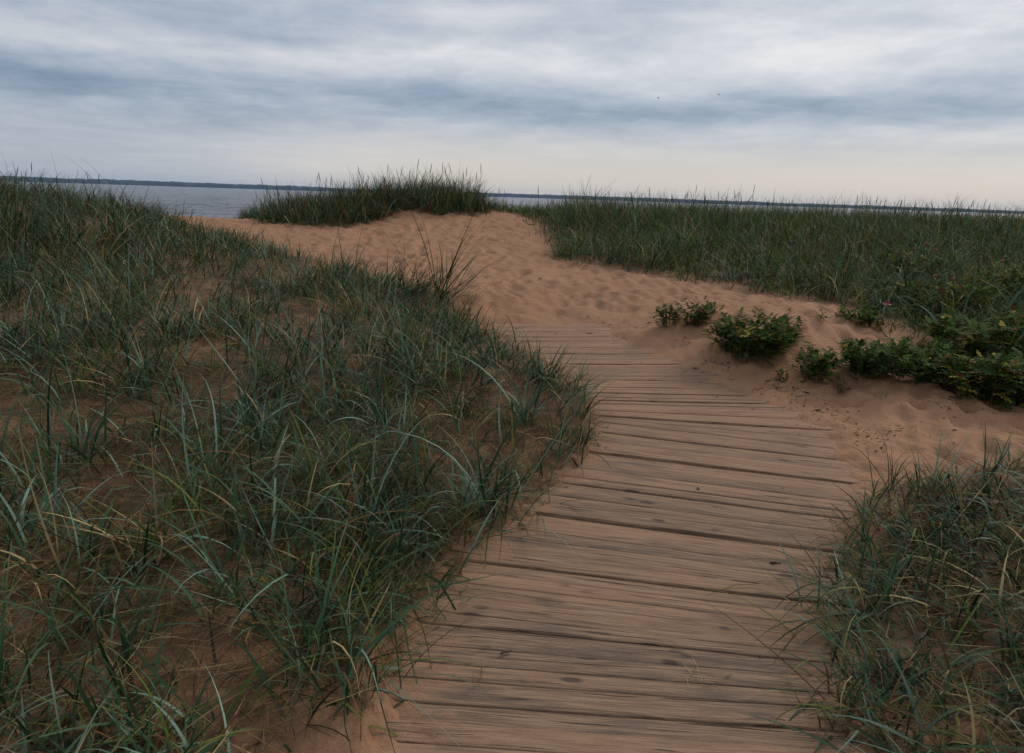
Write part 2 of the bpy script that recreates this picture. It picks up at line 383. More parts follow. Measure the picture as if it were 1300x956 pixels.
# ------------------------------------------------------------------ grass
C_ = dict(teal=(.056, .118, .058), dark=(.020, .042, .016), glau=(.165, .255, .190), olive=(.125, .130, .028), fresh=(.075, .135, .020), straw=(.42, .31, .15), rust=(.17, .085, .036))
NAMES = list(C_); CARR = np.array([C_[n] for n in NAMES])
def ribbons(x, y, z, az, phi, bend, L, w, twist, col, seg=5, tipcol=None, fold=None):
    """grass blades as curved tapering ribbons; one row per blade"""
    n = len(x); t = np.linspace(0, 1, seg+1)
    ang = phi[:, None] + bend[:, None]*t[None]**1.4
    if fold is not None: ang = ang + np.where(t[None] > fold[0][:, None], fold[1][:, None], 0)
    ang = np.clip(ang, -.2, 2.5)
    st = L[:, None]/seg
    am = (ang[:, 1:]+ang[:, :-1])/2
    hr = np.concatenate([np.zeros((n, 1)), np.cumsum(np.sin(am)*st, 1)], 1); hz = np.concatenate([np.zeros((n, 1)), np.cumsum(np.cos(am)*st, 1)], 1)
    sw = az[:, None] + twist[:, None]*.25*t[None]
    px = x[:, None]+hr*np.sin(sw); py = y[:, None]+hr*np.cos(sw); pz = z[:, None]+hz
    wd = w[:, None]*np.minimum(1, .55+2.2*t[None])*np.clip(1-t[None], .02, 1)**.65/2
    pa = az[:, None]+np.pi/2 + twist[:, None]*(.3+.7*t[None])
    wx, wy = np.sin(pa)*wd, np.cos(pa)*wd; wz = np.sin(twist[:, None]*2+t[None]*2)*wd*.35
    A = np.stack([px-wx, py-wy, pz-wz], -1); B = np.stack([px+wx, py+wy, pz+wz], -1)
    v = np.stack([A, B], 2).reshape(-1, 3)
    base = (np.arange(n)*(seg+1)*2)[:, None] + (np.arange(seg)*2)[None]
    q = np.stack([base, base+1, base+3, base+2], -1).reshape(-1, 4)
    tt = np.broadcast_to(t[None, :, None], (n, seg+1, 1))
    bc = np.array([.20, .15, .08])
    f = np.clip(1-tt*5, 0, 1)*.6
    cc = col[:, None, :]*(1-f) + bc*f
    tc = col if tipcol is None else tipcol
    g = np.clip((tt-.6)/.4, 0, 1); cc = cc*(1-g)+tc[:, None, :]*g
    cc = np.repeat(cc, 2, axis=1).reshape(-1, 3)
    return v, q, cc
class Acc:
    def __init__(s): s.v = []; s.q = []; s.c = []; s.n = 0
    def add(s, r):
        v, q, c = r
        if len(v) == 0: return
        s.v.append(v); s.q.append(q+s.n); s.c.append(c); s.n += len(v)
    def mesh(s, name, mat): return qmesh(name, np.vstack(s.v), np.vstack(s.q), mat, col=np.vstack(s.c))
def pick(n, probs):
    p = np.array([probs.get(k, 0) for k in NAMES], float); p /= p.sum()
    c = CARR[rng.choice(len(NAMES), n, p=p)]
    return c*rng.uniform(.6, 1.4, (n, 1))
def inside(poly, dens, box, dfn=None, edge_n=.15, seed=0):
    x0, x1, y0, y1 = box; n = int((x1-x0)*(y1-y0)*dens); x = rng.uniform(x0, x1, n); y = rng.uniform(y0, y1, n)
    sd = sdf(poly, x, y) + edge_n*fbm(x*2.3, y*2.3, 3, 90+seed)
    m = (sd < 0) & (np.abs(x) < 1.35*np.maximum(y, 0)+2.3)
    if dfn is not None: m &= rng.uniform(0, 1, n) < dfn(x, y, sd)
    return x[m], y[m], sd[m]
def tufts(acc, x, y, nb, L, w, probs, phi=.35, phis=.3, bend=.7, lean=(0, 0), spread=.05, seg=5, tuftcol=.5, lsc=None, foldp=.12, sig=.22):
    n = len(x)
    if n == 0: return
    cnt = np.maximum(2, rng.poisson(nb, n)); idx = np.repeat(np.arange(n), cnt); N = len(idx)
    ta = rng.uniform(0, 2*np.pi, n); tl = rng.lognormal(0, sig, n)
    if lsc is not None: tl = tl*lsc
    a = rng.uniform(0, 2*np.pi, N)
    ph = np.abs(rng.normal(phi, phis, N))
    # lean as a vector sum
    lx = np.sin(a)*ph + lean[0] + np.sin(ta[idx])*.30; ly = np.cos(a)*ph + lean[1] + np.cos(ta[idx])*.30
    az = np.arctan2(lx, ly); ph = np.clip(np.hypot(lx, ly), 0, 1.45)
    bx = x[idx]+rng.normal(0, spread, N); by = y[idx]+rng.normal(0, spread, N); bz = H(bx, by)-.01
    LL = L*tl[idx]*rng.uniform(.45, 1.15, N); ww = w*rng.uniform(.45, 1.35, N)
    be = np.abs(rng.normal(bend, bend*.6, N)); tw = rng.normal(0, .9, N)
    tc = pick(n, probs); bc = pick(N, probs); mixr = rng.uniform(0, 1, (N, 1)) < tuftcol
    col = np.where(mixr, tc[idx]*rng.uniform(.8, 1.2, (N, 1)), bc)
    tip = np.where(rng.uniform(0, 1, (N, 1)) < .22, col*.5+np.array(C_['straw'])*.5, col*.9)
    fold = (np.where(rng.uniform(0, 1, N) < foldp, rng.uniform(.3, .8, N), 2), rng.uniform(.5, 1.5, N))
    acc.add(ribbons(bx, by, bz, az, ph, be, LL, ww, tw, col, seg, tip, fold))
def litter(acc, x, y, L=.22, w=.0035):
    N = len(x)
    if N == 0: return
    col = pick(N, dict(straw=2.2, rust=4, dark=1))*rng.uniform(.35, 1.0, (N, 1))
    acc.add(ribbons(x, y, H(x, y)+rng.uniform(.002, .05, N), rng.uniform(0, 6.28, N), rng.uniform(1.25, 1.6, N), rng.uniform(-.15, .15, N), L*rng.uniform(.3, 1.3, N), w*rng.uniform(.4, 1.3, N), rng.normal(0, .5, N), col, 3))
def spikes(acc, x, y, hh, lean=.12, cols=('straw', 'rust', 'dark')):
    """flowering stems: thin stalk and long seed head, each a four-sided tube"""
    for k in range(len(x)):
        az = random.uniform(0, 6.28); ln = abs(random.gauss(lean, .1)); h = hh[k]
        c = np.array(C_[random.choice(cols)])*random.uniform(.35, .8)
        z0 = float(H(np.array([x[k]]), np.array([y[k]]))[0])-.01
        ts = [0, .4, .74, .76, .80, .88, .95, 1.0]; rd = [.0024, .002, .0016, .0035, .0065, .0065, .0045, .0008]
        v = []; 
        for t, r in zip(ts, rd):
            o = ln*t*t*h; cx = x[k]+math.sin(az)*o; cy = y[k]+math.cos(az)*o; cz = z0+h*t*(1-.1*ln)
            for m in range(4):
                b = m*math.pi/2; v.append((cx+r*math.cos(b), cy+r*math.sin(b), cz))
        q = [(i*4+m, i*4+(m+1) % 4, i*4+4+(m+1) % 4, i*4+4+m) for i in range(7) for m in range(4)]
        cc = np.array([c*.8 if i < 12 else c for i in range(32)])
        acc.add((np.array(v), np.array(q), cc))

GL = dict(teal=6, dark=3.6, glau=2.0, olive=1.7, fresh=.8, straw=1.0, rust=1.4)
GR = dict(teal=4.2, dark=3.4, glau=.7, olive=2.8, fresh=3.6, straw=.5, rust=.6)
GT = dict(teal=5, dark=4.2, glau=1.0, olive=2.0, fresh=.5, straw=.9, rust=1.8)
# --- left dune
A = Acc()
clump = lambda x, y, sd: np.clip(.12+1.3*sstep(.37, .57, vn(x*1.6, y*1.6, 61)*.6+vn(x*4, y*4, 62)*.4), 0, 1)
x, y, sd = inside(LEFT, 92, (-7, 1, .4, 4.2), clump, .15, 1)
tufts(A, x, y, 10, .38, .0108, GL, phi=.66, phis=.40, bend=1.0, lean=(.10, .05), spread=.06, seg=7, lsc=.7+.6*vn(x, y, 5))
x, y, sd = inside(LEFT, 11, (-7, 1, .4, 5.5), None, .15, 1)
tufts(A, x, y, 8, .48, .0135, dict(teal=6, glau=3, dark=3), phi=.35, phis=.25, bend=.9, lean=(.12, 0), spread=.025, seg=8)
x, y, sd = inside(LEFT, 62, (-13, 1, 4.2, 8), lambda x, y, sd: np.clip(.12+clump(x, y, sd), 0, 1), .15, 1)
tufts(A, x, y, 10, .47, .0115, GL, phi=.60, phis=.34, bend=.9, lean=(.10, .02), spread=.07, seg=6, lsc=(.75+.5*vn(x, y, 5))*(.6+.4*sstep(0, .6, -sd)))
x, y, sd = inside(LEFT, 52, (-16, 0, 8, 15), lambda x, y, sd: np.clip(.4+clump(x, y, sd), 0, 1), .25, 1)
tufts(A, x, y, 9, .58, .0135, GL, phi=.42, phis=.3, bend=.8, lean=(.12, 0), spread=.08, seg=5, lsc=(.75+.45*vn(x, y, 5))*(.62+.38*sstep(0, 1.5, -sd))*np.where(x > -4.9, .72, 1))
x, y, sd = inside(LEFT, 1300, (-7, 1, .4, 5)); litter(A, x, y, .28)
x, y, sd = inside(LEFT, 160, (-7, 1, .4, 5), None, .1, 1); tufts(A, x, y, 5, .15, .0035, dict(olive=3, dark=3, rust=3, fresh=1), phi=.7, phis=.4, bend=.9, spread=.05, seg=4)
x, y, sd = inside(LEFT, 160, (-10, 1, 5, 9)); litter(A, x, y)
el_ = np.array(LEFT[1:12]); t_ = rng.uniform(0, len(el_)-1.01, 120); i_ = t_.astype(int)
x = el_[i_, 0]+(el_[i_+1, 0]-el_[i_, 0])*(t_-i_)+rng.normal(-.08, .07, 120); y = el_[i_, 1]+(el_[i_+1, 1]-el_[i_, 1])*(t_-i_)+rng.normal(0, .05, 120)
k_ = vn(x*3, y*3, 71) > .38; x, y = x[k_], y[k_]
tufts(A, x, y, 8, .30, .0085, GL, phi=.6, phis=.35, bend=.9, lean=(.45, -.1), spread=.05, seg=6)
x, y, sd = inside(LEFT, .9, (-12, -5.2, 8, 12.5)); spikes(A, x, y, rng.uniform(.5, .80, len(x)))
o = mobj('dune_grass', A.mesh('dune_grass_left', MB)); tag(o, 'blue green dune grass covering the left dune beside the boardwalk', 'grass', kind='stuff'); n1 = A.n
# dark upright tuft group standing out against the sand at the end of the left field
A = Acc()
pts = np.array(W([(505, 388), (520, 392), (535, 385), (548, 392), (565, 398), (490, 392)])); 
x = np.repeat(pts[:, 0], 3)+rng.normal(0, .07, 18); y = np.repeat(pts[:, 1], 3)+rng.normal(0, .07, 18)
tufts(A, x, y, 13, .66, .0115, dict(dark=6, teal=3, glau=.6), phi=.3, phis=.22, bend=.45, lean=(.45, 0), spread=.05, seg=6)
o = mobj('grass_tuft', A.mesh('grass_tuft_dark', MB)); tag(o, 'tall dark grass tuft leaning right before the open sand, left of the boardwalk end', 'grass tuft')
# --- centre tussock
A = Acc()
x, y, sd = inside(TUSS, 75, (-6.5, 1.5, 11, 17), None, .12, 3)
cx = -2.6
tufts(A, x, y, 10, .80, .0145, GT, phi=.38, phis=.28, bend=.6, lean=(.08, -.08), spread=.08, seg=5, lsc=(.62+.24*vn(x*1.2, y*1.2, 8)+.16*gau(x, y, -1.9, 14.5, 2.2, 3))*(.62+.38*sstep(0, .5, -sd)), sig=.10)
x, y, sd = inside(TUSS, 26, (-6.5, 1.5, 11, 14.2), lambda x, y, sd: (sd > -.5), .12, 3)
tufts(A, x, y, 9, .45, .009, dict(glau=3, teal=5, dark=2, rust=1), phi=.75, phis=.25, bend=.7, lean=(0, -.35), spread=.08, seg=5)
x, y, sd = inside(TUSS, 2.5, (-6.5, 1.5, 12, 17)); spikes(A, x, y, rng.uniform(.65, .98, len(x)))
o = mobj('dune_grass', A.mesh('dune_grass_tussock', MB)); tag(o, 'big dense dune grass tussock on the sand mound in front of the water', 'grass', kind='stuff')
# --- right field
A = Acc()
x, y, sd = inside(RIGHT, 75, (-2, 14, 5, 12), lambda x, y, sd: .3+.7*sstep(0, .5, -sd), .35, 4)
tufts(A, x, y, 9, .54, .0115, GR, phi=.48, phis=.30, bend=.8, lean=(.08, -.03), spread=.08, seg=5, lsc=(.72+.5*vn(x*.9, y*.9, 5))*(.5+.5*sstep(0, .9, -sd))*(1-.25*vn(x*.5, y*.5, 33)))
x, y, sd = inside(RIGHT, 50, (-2, 22, 12, 20), None, .15, 4)
tufts(A, x, y, 8, .54, .015, GR, phi=.28, phis=.22, bend=.5, lean=(.05, 0), spread=.1, seg=4, lsc=(.8+.4*vn(x*.9, y*.9, 5))*(.45+.55*sstep(.2, 1.6, x)))
x, y, sd = inside(RIGHT, 1.6, (-1, 12, 5, 11)); tufts(A, x, y, 5, .58, .013, dict(glau=5, teal=2, straw=1), phi=.5, phis=.3, bend=.7, spread=.03, seg=6)
x, y, sd = inside(RIGHT, 2.6, (-1, 20, 11, 19), lambda x, y, sd: vn(x*.9, y*.9, 44)**1.5*1.6); spikes(A, x, y, np.clip(rng.normal(.66, .13, len(x)), .4, 1.0))
x, y, sd = inside(RIGHT, .5, (2, 9, 6, 11)); spikes(A, x, y, rng.uniform(.5, .8, len(x)), cols=('rust', 'straw'))
o = mobj('dune_grass', A.mesh('dune_grass_field', MB)); tag(o, 'tall green dune grass field filling the right side up to the horizon', 'grass', kind='stuff')
# --- front right
A = Acc()
x, y, sd = inside(FRONT, 125, (.8, 6, .4, 4.4), lambda x, y, sd: np.clip(.35+1.0*vn(x*3, y*3, 66), 0, 1), .10, 6)
tufts(A, x, y, 10, .33, .0105, dict(teal=5, dark=5.5, glau=.8, olive=2.2, fresh=.8, straw=.8, rust=1.2), phi=.78, phis=.38, bend=1.1, lean=(-.25, -.02), spread=.06, seg=7, lsc=.7+.6*vn(x*1.2, y*1.2, 5))
fl_ = np.array(FRONT[0:6]); t_ = rng.uniform(0, 4.99, 45); i_ = t_.astype(int)
x = fl_[i_, 0]+(fl_[i_+1, 0]-fl_[i_, 0])*(t_-i_)+rng.normal(.05, .05, 45); y = fl_[i_, 1]+(fl_[i_+1, 1]-fl_[i_, 1])*(t_-i_)+rng.normal(0, .05, 45)
tufts(A, x, y, 9, .36, .0085, GL, phi=.6, phis=.35, bend=.9, lean=(-.5, -.05), spread=.05, seg=6)
x, y, sd = inside(FRONT, 4, (.8, 6, .4, 4.0), None, .1, 6)
tufts(A, x, y, 7, .48, .0125, dict(teal=4, glau=5), phi=.5, phis=.3, bend=.9, lean=(-.05, 0), spread=.03, seg=8)
x, y, sd = inside(FRONT, 1500, (.8, 6, .4, 4)); litter(A, x, y)
o = mobj('dune_grass', A.mesh('dune_grass_front', MB)); tag(o, 'sprawling dune grass at the lower right edge of the boardwalk', 'grass', kind='stuff')

# --- single tufts
def one_tuft(u, v, n, L, w, probs, label, group=None, phi=.5, bend=.8, lean=(0, 0), spread=.02, name='grass_tuft', onb=False):
    A = Acc(); x0, y0 = cast(u, v); tufts(A, np.array([x0]), np.array([y0]), n, L, w, probs, phi=phi, phis=.3, bend=bend, lean=lean, spread=spread*.65, seg=7)
    vv = np.vstack(A.v); org = np.array([x0, y0, float(H(np.array([x0]), np.array([y0]))[0])]); A.v = [vv-org]
    if onb: org[2] = float(G(np.array([x0]), np.array([y0]))[0])
    o = mobj(name, A.mesh(name, MB), loc=org); tag(o, label, 'grass tuft', group)
STR = dict(straw=6, olive=1, rust=1)
one_tuft(607, 862, 11, .13, .0035, STR, 'small dry yellow grass tuft growing between planks at lower left of the boardwalk', onb=True)
one_tuft(882, 856, 12, .13, .004, STR, 'small dry straw tuft flattened on planks at the bottom middle of the boardwalk', phi=1.0, onb=True)
one_tuft(915, 862, 9, .10, .004, STR, 'small dry straw tuft low on planks, nearer the front right grass than its twin', phi=1.1, onb=True)
one_tuft(712, 337, 130, .42, .008, GR, 'low grey green tussock jutting onto the sand from the right grass field', phi=.8, bend=.8, spread=.09)
one_tuft(706, 329, 12, .22, .007, GR, 'tiny tuft at the tip of the tussock jutting onto the sand', phi=.9, spread=.06)
one_tuft(540, 279, 10, .22, .007, dict(rust=3, straw=2, teal=2), 'small brownish tuft on bare sand below the big tussock', phi=.6, spread=.04)
one_tuft(500, 276, 30, .26, .008, dict(teal=3, olive=3, rust=1), 'short olive tuft at the foot of the big tussock', phi=.6, spread=.12)
one_tuft(1128, 628, 14, .42, .008, dict(teal=4, dark=3), 'thin dark tuft rising at the back corner of the front right grass beside the planks', phi=.45, lean=(-.1, .1))
one_tuft(1243, 655, 12, .36, .011, dict(teal=5, glau=1), 'upright blue green tuft on the sand in the front right grass', phi=.25)
one_tuft(1115, 522, 5, .09, .005, dict(fresh=3, teal=2), 'tiny green sprout alone on bare sand below the rose bushes', phi=.8)
one_tuft(640, 322, 4, .12, .005, dict(rust=3, dark=2), 'lone brown sprout on the open sand behind the boardwalk', phi=.6)
one_tuft(870, 475, 5, .16, .003, dict(straw=3, rust=2), 'thin dry sprigs at the right edge of the planks below the large rose bush', phi=.5)
one_tuft(700, 640, 9, .26, .007, dict(teal=4, dark=3), 'grass tuft spilling over the left edge of the planks', phi=1.0, lean=(.3, -.1))

# ------------------------------------------------------------------ tubes
def tube(pts, rads, n=6):
    v = []; pts = [np.array(p, float) for p in pts]
    for k, (p, r) in enumerate(zip(pts, rads)):
        d = pts[min(k+1, len(pts)-1)]-pts[max(k-1, 0)]; d /= np.linalg.norm(d)+1e-9
        a = np.cross(d, [0, 0, 1.]); 
        if np.linalg.norm(a) < .1: a = np.cross(d, [1., 0, 0])
        a /= np.linalg.norm(a); b = np.cross(d, a)
        for m in range(n):
            t = 2*math.pi*m/n; v.append(p+r*(math.cos(t)*a+math.sin(t)*b))
    q = [(i*n+m, i*n+(m+1) % n, i*n+n+(m+1) % n, i*n+n+m) for i in range(len(pts)-1) for m in range(n)]
    return np.array(v), np.array(q)
# ------------------------------------------------------------------ rose bushes
def rose(u, v, w, h, nst, nleaf, label, flower=None, hips=0, yellow=.08, leaf=.030, cat='bush', name='rose_bush', skew=0.0, flat=1.0):
    x0, y0 = cast(u, v, lambda a, b: H(a, b, False)); z0 = float(H(np.array([x0]), np.array([y0]))[0])-.01
    root = empty(name, (x0, y0, z0)); tag(root, label, cat, 'low rose bushes on the sand bank')
    tips = []; sv = []; sq = []; nn = 0
    for k in range(nst):
        a = random.uniform(0, 6.28); r = w/2*math.sqrt(random.random())*.8; bx, by = r*.45*math.cos(a), r*.45*math.sin(a)
        tx = r*math.cos(a)+skew*h; ty = r*math.sin(a); hh = h*random.uniform(.5, 1.0)*(1-.45*(r/(w/2))**2)
        pts = []
        for t in (0, .35, .7, 1):
            pts.append((bx+(tx-bx)*t**1.2+random.gauss(0, .006), by+(ty-by)*t**1.2+random.gauss(0, .006), hh*t**.85 - .02*(t == 0)))
        vv, qq = tube(pts, [.0035, .003, .0022, .001], 5); sv.append(vv); sq.append(qq+nn); nn += len(vv)
        tips.append((np.array(pts), hh))
    nleaf = 0 or nleaf
    mobj('stem', qmesh('stem', np.vstack(sv), np.vstack(sq), MSTEM), root)
    # compound leaves: 7 oval leaflets, each a folded two-quad pair
    LV = []; LQ = []; LC = []; nn = 0
    ov = np.array([(0, 0, 0), (.30, .34, .10), (.30, -.34, .10), (.72, .30, .09), (.72, -.30, .09), (1, 0, -.05), (.33, 0, 0), (.70, 0, 0)])
    oq = np.array([(0, 6, 1, 1), (0, 2, 6, 6), (6, 7, 3, 1), (6, 2, 4, 7), (7, 5, 3, 3), (7, 4, 5, 5)])
    for k in range(int(nleaf*1.8)):
        pts, hh = random.choice(tips); t = random.uniform(.05, 1)**.75*2.99; i = min(2, int(t)); f = t-i; base = pts[i]*(1-f)+pts[i+1]*f
        lump = .75+.5*random.random()
        base = base + np.random.default_rng(k+int(u)).normal(0, .022*lump, 3)*np.array([1, 1, .8]); base[2] = max(base[2], .015)
        az = random.uniform(0, 6.28); el = random.gauss(.25, .35); s = leaf*random.uniform(.6, 1.2)
        d = np.array([math.cos(az)*math.cos(el), math.sin(az)*math.cos(el), math.sin(el)]); sd_ = np.array([-math.sin(az), math.cos(az), 0]); up = np.cross(d, sd_)
        ylw = random.random()
        col = np.array((.075, .125, .022)) if random.random() < .45 else np.array((.040, .078, .018))
        if ylw < yellow: col = np.array((.30, .24, .03))
        elif ylw < yellow*1.6: col = np.array((.20, .07, .025))
        col = col*random.uniform(.65, 1.35)
        for (px, ang) in ((.5, 1.0), (.5, -1.0), (1.25, .85), (1.25, -.85), (2.0, .7), (2.0, -.7), (2.5, 0)):
            p = base+d*s*px; a2 = ang+random.gauss(0, .12); dl = d*math.cos(a2)+sd_*math.sin(a2); sl = -d*math.sin(a2)+sd_*math.cos(a2); ul = up+dl*random.gauss(0, .25)
            sz = s*random.uniform(.8, 1.1)
            LV.append(p + sz*(ov[:, :1]*dl+ov[:, 1:2]*sl+ov[:, 2:3]*ul)); LQ.append(oq+nn); nn += 8
            LC.append(np.tile(col*random.uniform(.85, 1.15), (8, 1)))
    v = np.vstack(LV); q = np.vstack(LQ)
    me = bpy.data.meshes.new('foliage'); me.from_pydata(v.tolist(), [], [tuple(dict.fromkeys(f)) for f in q.tolist()]); me.materials.append(ML)
    a = me.color_attributes.new('tint', 'FLOAT_COLOR', 'POINT'); c = np.ones((len(v), 4), np.float32); c[:, :3] = np.vstack(LC); a.data.foreach_set('color', c.ravel())
    mobj('foliage', me, root)
    if flower:
        fx, fy, fz, fr = flower
        vv, qq = tube([(fx*.5, fy*.5, 0), (fx*.8, fy*.8, fz*.5), (fx, fy, fz)], [.004, .003, .002], 5); mobj('flower_stalk', qmesh('flower_stalk', vv, qq, MSTEM), root)
        pv = []; pq = []; m = 0
        for r in range(10):
            a0 = r*6.2832/5 + (.6 if r > 4 else 0); el = .25 if r < 5 else .8
            for i in range(4):
                for j in range(4):
                    s_, t_ = i/3, (j/3-.5); wd = math.sin(math.pi*(.15+.62*s_))*1.1
                    rad = fr*s_*math.cos(el)*(1 if r < 5 else .75); ang = a0+t_*wd
                    pv.append((fx+rad*math.cos(ang), fy+rad*math.sin(ang), fz+fr*s_*math.sin(el)*(1+.3*math.cos(t_*5))-.2*fr*s_*s_*(r < 5)))
            for i in range(3):
                for j in range(3): b = m+i*4+j; pq.append((b, b+1, b+5, b+4))
            m += 16
        fo = mobj('flower', qmesh('flower', pv, pq, MFL), root)
        a_, b_ = tube([(fx, fy, fz), (fx, fy, fz+.006), (fx, fy, fz+.012)], [.005, .009, .004], 8); mobj('flower_centre', qmesh('flower_centre', a_, b_, MYE), fo)
    for k in range(hips):
        a_ = random.uniform(0, 6.28); r = w*.4*random.random(); hx, hy, hz = r*math.cos(a_), r*math.sin(a_)-.1, h*random.uniform(.85, 1.1)
        vv, qq = tube([(hx, hy, hz-.018), (hx, hy, hz-.01), (hx, hy, hz), (hx, hy, hz+.01), (hx, hy, hz+.016)], [.003, .012, .015, .012, .003], 8)
        mobj('rose_hip', qmesh('rose_hip', vv, qq, MHIP), root)
    return root
rose(850, 417, .34, .26, 9, 90, 'small low rose bush at the left end of the row on the sand bank', leaf=.022, yellow=.02)
rose(882, 411, .46, .30, 12, 150, 'small spreading rose bush between the leftmost low bush and the large round one', leaf=.022, yellow=.02)
rose(950, 452, 1.0, .42, 44, 760, 'large round dark green rose bush, biggest on the open sand beside the planks', leaf=.026, yellow=.05)
rose(998, 432, .30, .26, 8, 80, 'small rose bush touching the right side of the large round bush', leaf=.024, yellow=.04)
rose(1033, 482, .42, .34, 14, 170, 'upright pointed rose bush alone on sand right of the large round bush', leaf=.024, yellow=.02)
rose(990, 484, .13, .13, 4, 22, 'tiny rose seedling with yellowish tips below the large round bush', leaf=.016, yellow=.15)
rose(1067, 496, .12, .13, 3, 16, 'tiny rose seedling on sand right of the upright pointed bush', leaf=.016, yellow=.03)
rose(1043, 410, .22, .14, 4, 14, 'sparse rose sprig on the sand crest under the grass field', leaf=.020, yellow=.08)
rose(1105, 478, .55, .42, 18, 230, 'leggy rose bush with open branches left of the dense rose thicket', leaf=.026, yellow=.02, skew=-.15)
rose(1130, 486, .60, .30, 20, 280, 'low dark rose bush where the dense thicket begins', leaf=.026, yellow=.02)
rose(1165, 465, .75, .30, 20, 280, 'rose bush with a single magenta flower above it', flower=(-.20, .25, .50, .034), leaf=.024, yellow=.05)
rose(1195, 490, .70, .30, 22, 320, 'rose bush in the thicket right of the low dark one, at the sand edge', leaf=.028, yellow=.06)
rose(1250, 508, .75, .38, 26, 420, 'dense rose bush with yellow leaves at the lower front of the thicket', leaf=.030, yellow=.13)
rose(1310, 512, .75, .42, 26, 380, 'dense rose bush cut by the right edge of the picture at the sand edge', leaf=.030, yellow=.08)
rose(1225, 452, .85, .42, 26, 380, 'rose bush behind the yellow leaved one in the thicket', leaf=.028, yellow=.10, hips=1)
rose(1295, 455, .85, .45, 26, 380, 'rose bush behind the one at the right edge', leaf=.028, yellow=.12)
rose(1195, 405, 1.2, .44, 30, 420, 'yellowish rose bush inside the grass field above the thicket', leaf=.030, yellow=.16, hips=2)
rose(1275, 388, 1.3, .48, 34, 480, 'yellow green rose bush in the grass near the right edge, farthest up', leaf=.032, yellow=.16, hips=2)
rose(1095, 411, .70, .18, 18, 200, 'flat bright green rose patch at the lower edge of the grass above the sand crest', leaf=.022, yellow=.04)
rose(1155, 362, .9, .50, 16, 260, 'distant rose bush with reddish hips in the middle of the right grass field', leaf=.030, yellow=.10, hips=3)

# ------------------------------------------------------------------ twigs, petal, debris
def twig(u, v, L, r, az, label, onb=False):
    x0, y0 = cast(u, v); z0 = float((G if onb else H)(np.array([x0]), np.array([y0]))[0])+r*.7
    pts = [(math.cos(az)*L*(t-.5), math.sin(az)*L*(t-.5)+random.gauss(0, L*.03), r*.6*math.sin(t*5)+.5*r*(t > .8)) for t in np.linspace(0, 1, 7)]
    vv, qq = tube(pts, [r*k for k in (.5, .9, 1, .95, .8, .6, .2)], 7)
    o = mobj('twig', qmesh('twig', vv, qq, MTW), loc=(x0, y0, z0)); tag(o, label, 'twig')
twig(752, 424, .14, .008, -.3, 'dark driftwood piece lying at the sandy top end of the boardwalk')
twig(654, 386, .07, .014, -.6, 'dark stubby wood scrap on the open sand above the boardwalk end')
twig(686, 368, .12, .005, 1.0, 'thin grey twig sticking out of the open sand left of the grass field')
twig(672, 295, .26, .010, -.5, 'dark stick lying at the sand edge by the right grass field near the crest')
twig(975, 490, .10, .006, .7, 'short dark twig on the sand under the large round rose bush')
twig(1095, 447, .5, .004, 1.2, 'thin bare twig across the leggy rose bush')
twig(643, 829, .05, .006, .5, 'small dark bark sliver on a plank near the bottom left of the boardwalk', True)
twig(985, 716, .06, .006, .1, 'small dark curled sliver on a plank near the front right grass', True)
twig(886, 418, .28, .004, .1, 'thin dry stem lying behind the small low rose bushes')
x0, y0 = cast(929, 483)
pv = []
for i in range(5):
    for j in range(5): s_, t_ = i/4, j/4-.5; pv.append((s_*.03, t_*.034*math.sin(math.pi*(.12+.75*s_)), .010*(2*t_)**2+.006*s_+.004))
o = mobj('petal', qmesh('petal', pv, [(i*5+j, i*5+j+1, i*5+j+6, i*5+j+5) for i in range(4) for j in range(4)], MPK), loc=(x0, y0, float(H(np.array([x0]), np.array([y0]))[0])+.004))
sm = o.modifiers.new('thick', 'SOLIDIFY'); sm.thickness = .001; o.rotation_euler = (0, .25, 1.2)
tag(o, 'fallen pale pink rose petal at the right edge of the boardwalk', 'petal')
# crumbs of bark and dead leaves
N = 1900; uu = rng.uniform(0, 1, N); x = np.zeros(N); y = np.zeros(N)
ln = np.array(W([(760, 408), (812, 432), (852, 449), (880, 462), (930, 486), (1000, 505), (1060, 535), (1098, 575), (1180, 540), (1260, 530)]))
tt = uu*(len(ln)-1); x = np.interp(tt, np.arange(len(ln)), ln[:, 0])+rng.normal(.05, .14, N); y = np.interp(tt, np.arange(len(ln)), ln[:, 1])+rng.normal(.03, .12, N)
keep = vn(x*4, y*4, 3) > .5; x = x[keep]; y = y[keep]; N2 = 520
x = np.concatenate([x, rng.uniform(-2, 5, N2)]); y = np.concatenate([y, rng.uniform(2, 12, N2)])
n = len(x); s_ = .0065*rng.lognormal(0, .5, n); a = rng.uniform(0, 6.28, n); z = np.maximum(H(x, y), G(x, y))+.002
dx, dy = np.cos(a)*s_, np.sin(a)*s_; ex, ey = -np.sin(a)*s_*.45, np.cos(a)*s_*.45
q4 = [np.stack([x-dx, y-dy, z], 1), np.stack([x+ex, y+ey, z+s_*.35], 1), np.stack([x+dx, y+dy, z+s_*.15], 1), np.stack([x-ex, y-ey, z+s_*.1], 1)]
v = np.stack(q4, 1).reshape(-1, 3); c = np.repeat(pick(n, dict(rust=4, dark=2, straw=.6))*rng.uniform(.25, .9, (n, 1)), 4, axis=0)
o = mobj('leaf_litter', qmesh('leaf_litter', v, np.arange(n*4).reshape(-1, 4), MB, col=c, smooth=False)); tag(o, 'dark crumbs of bark and dead leaves scattered on the sand', 'litter', kind='stuff')

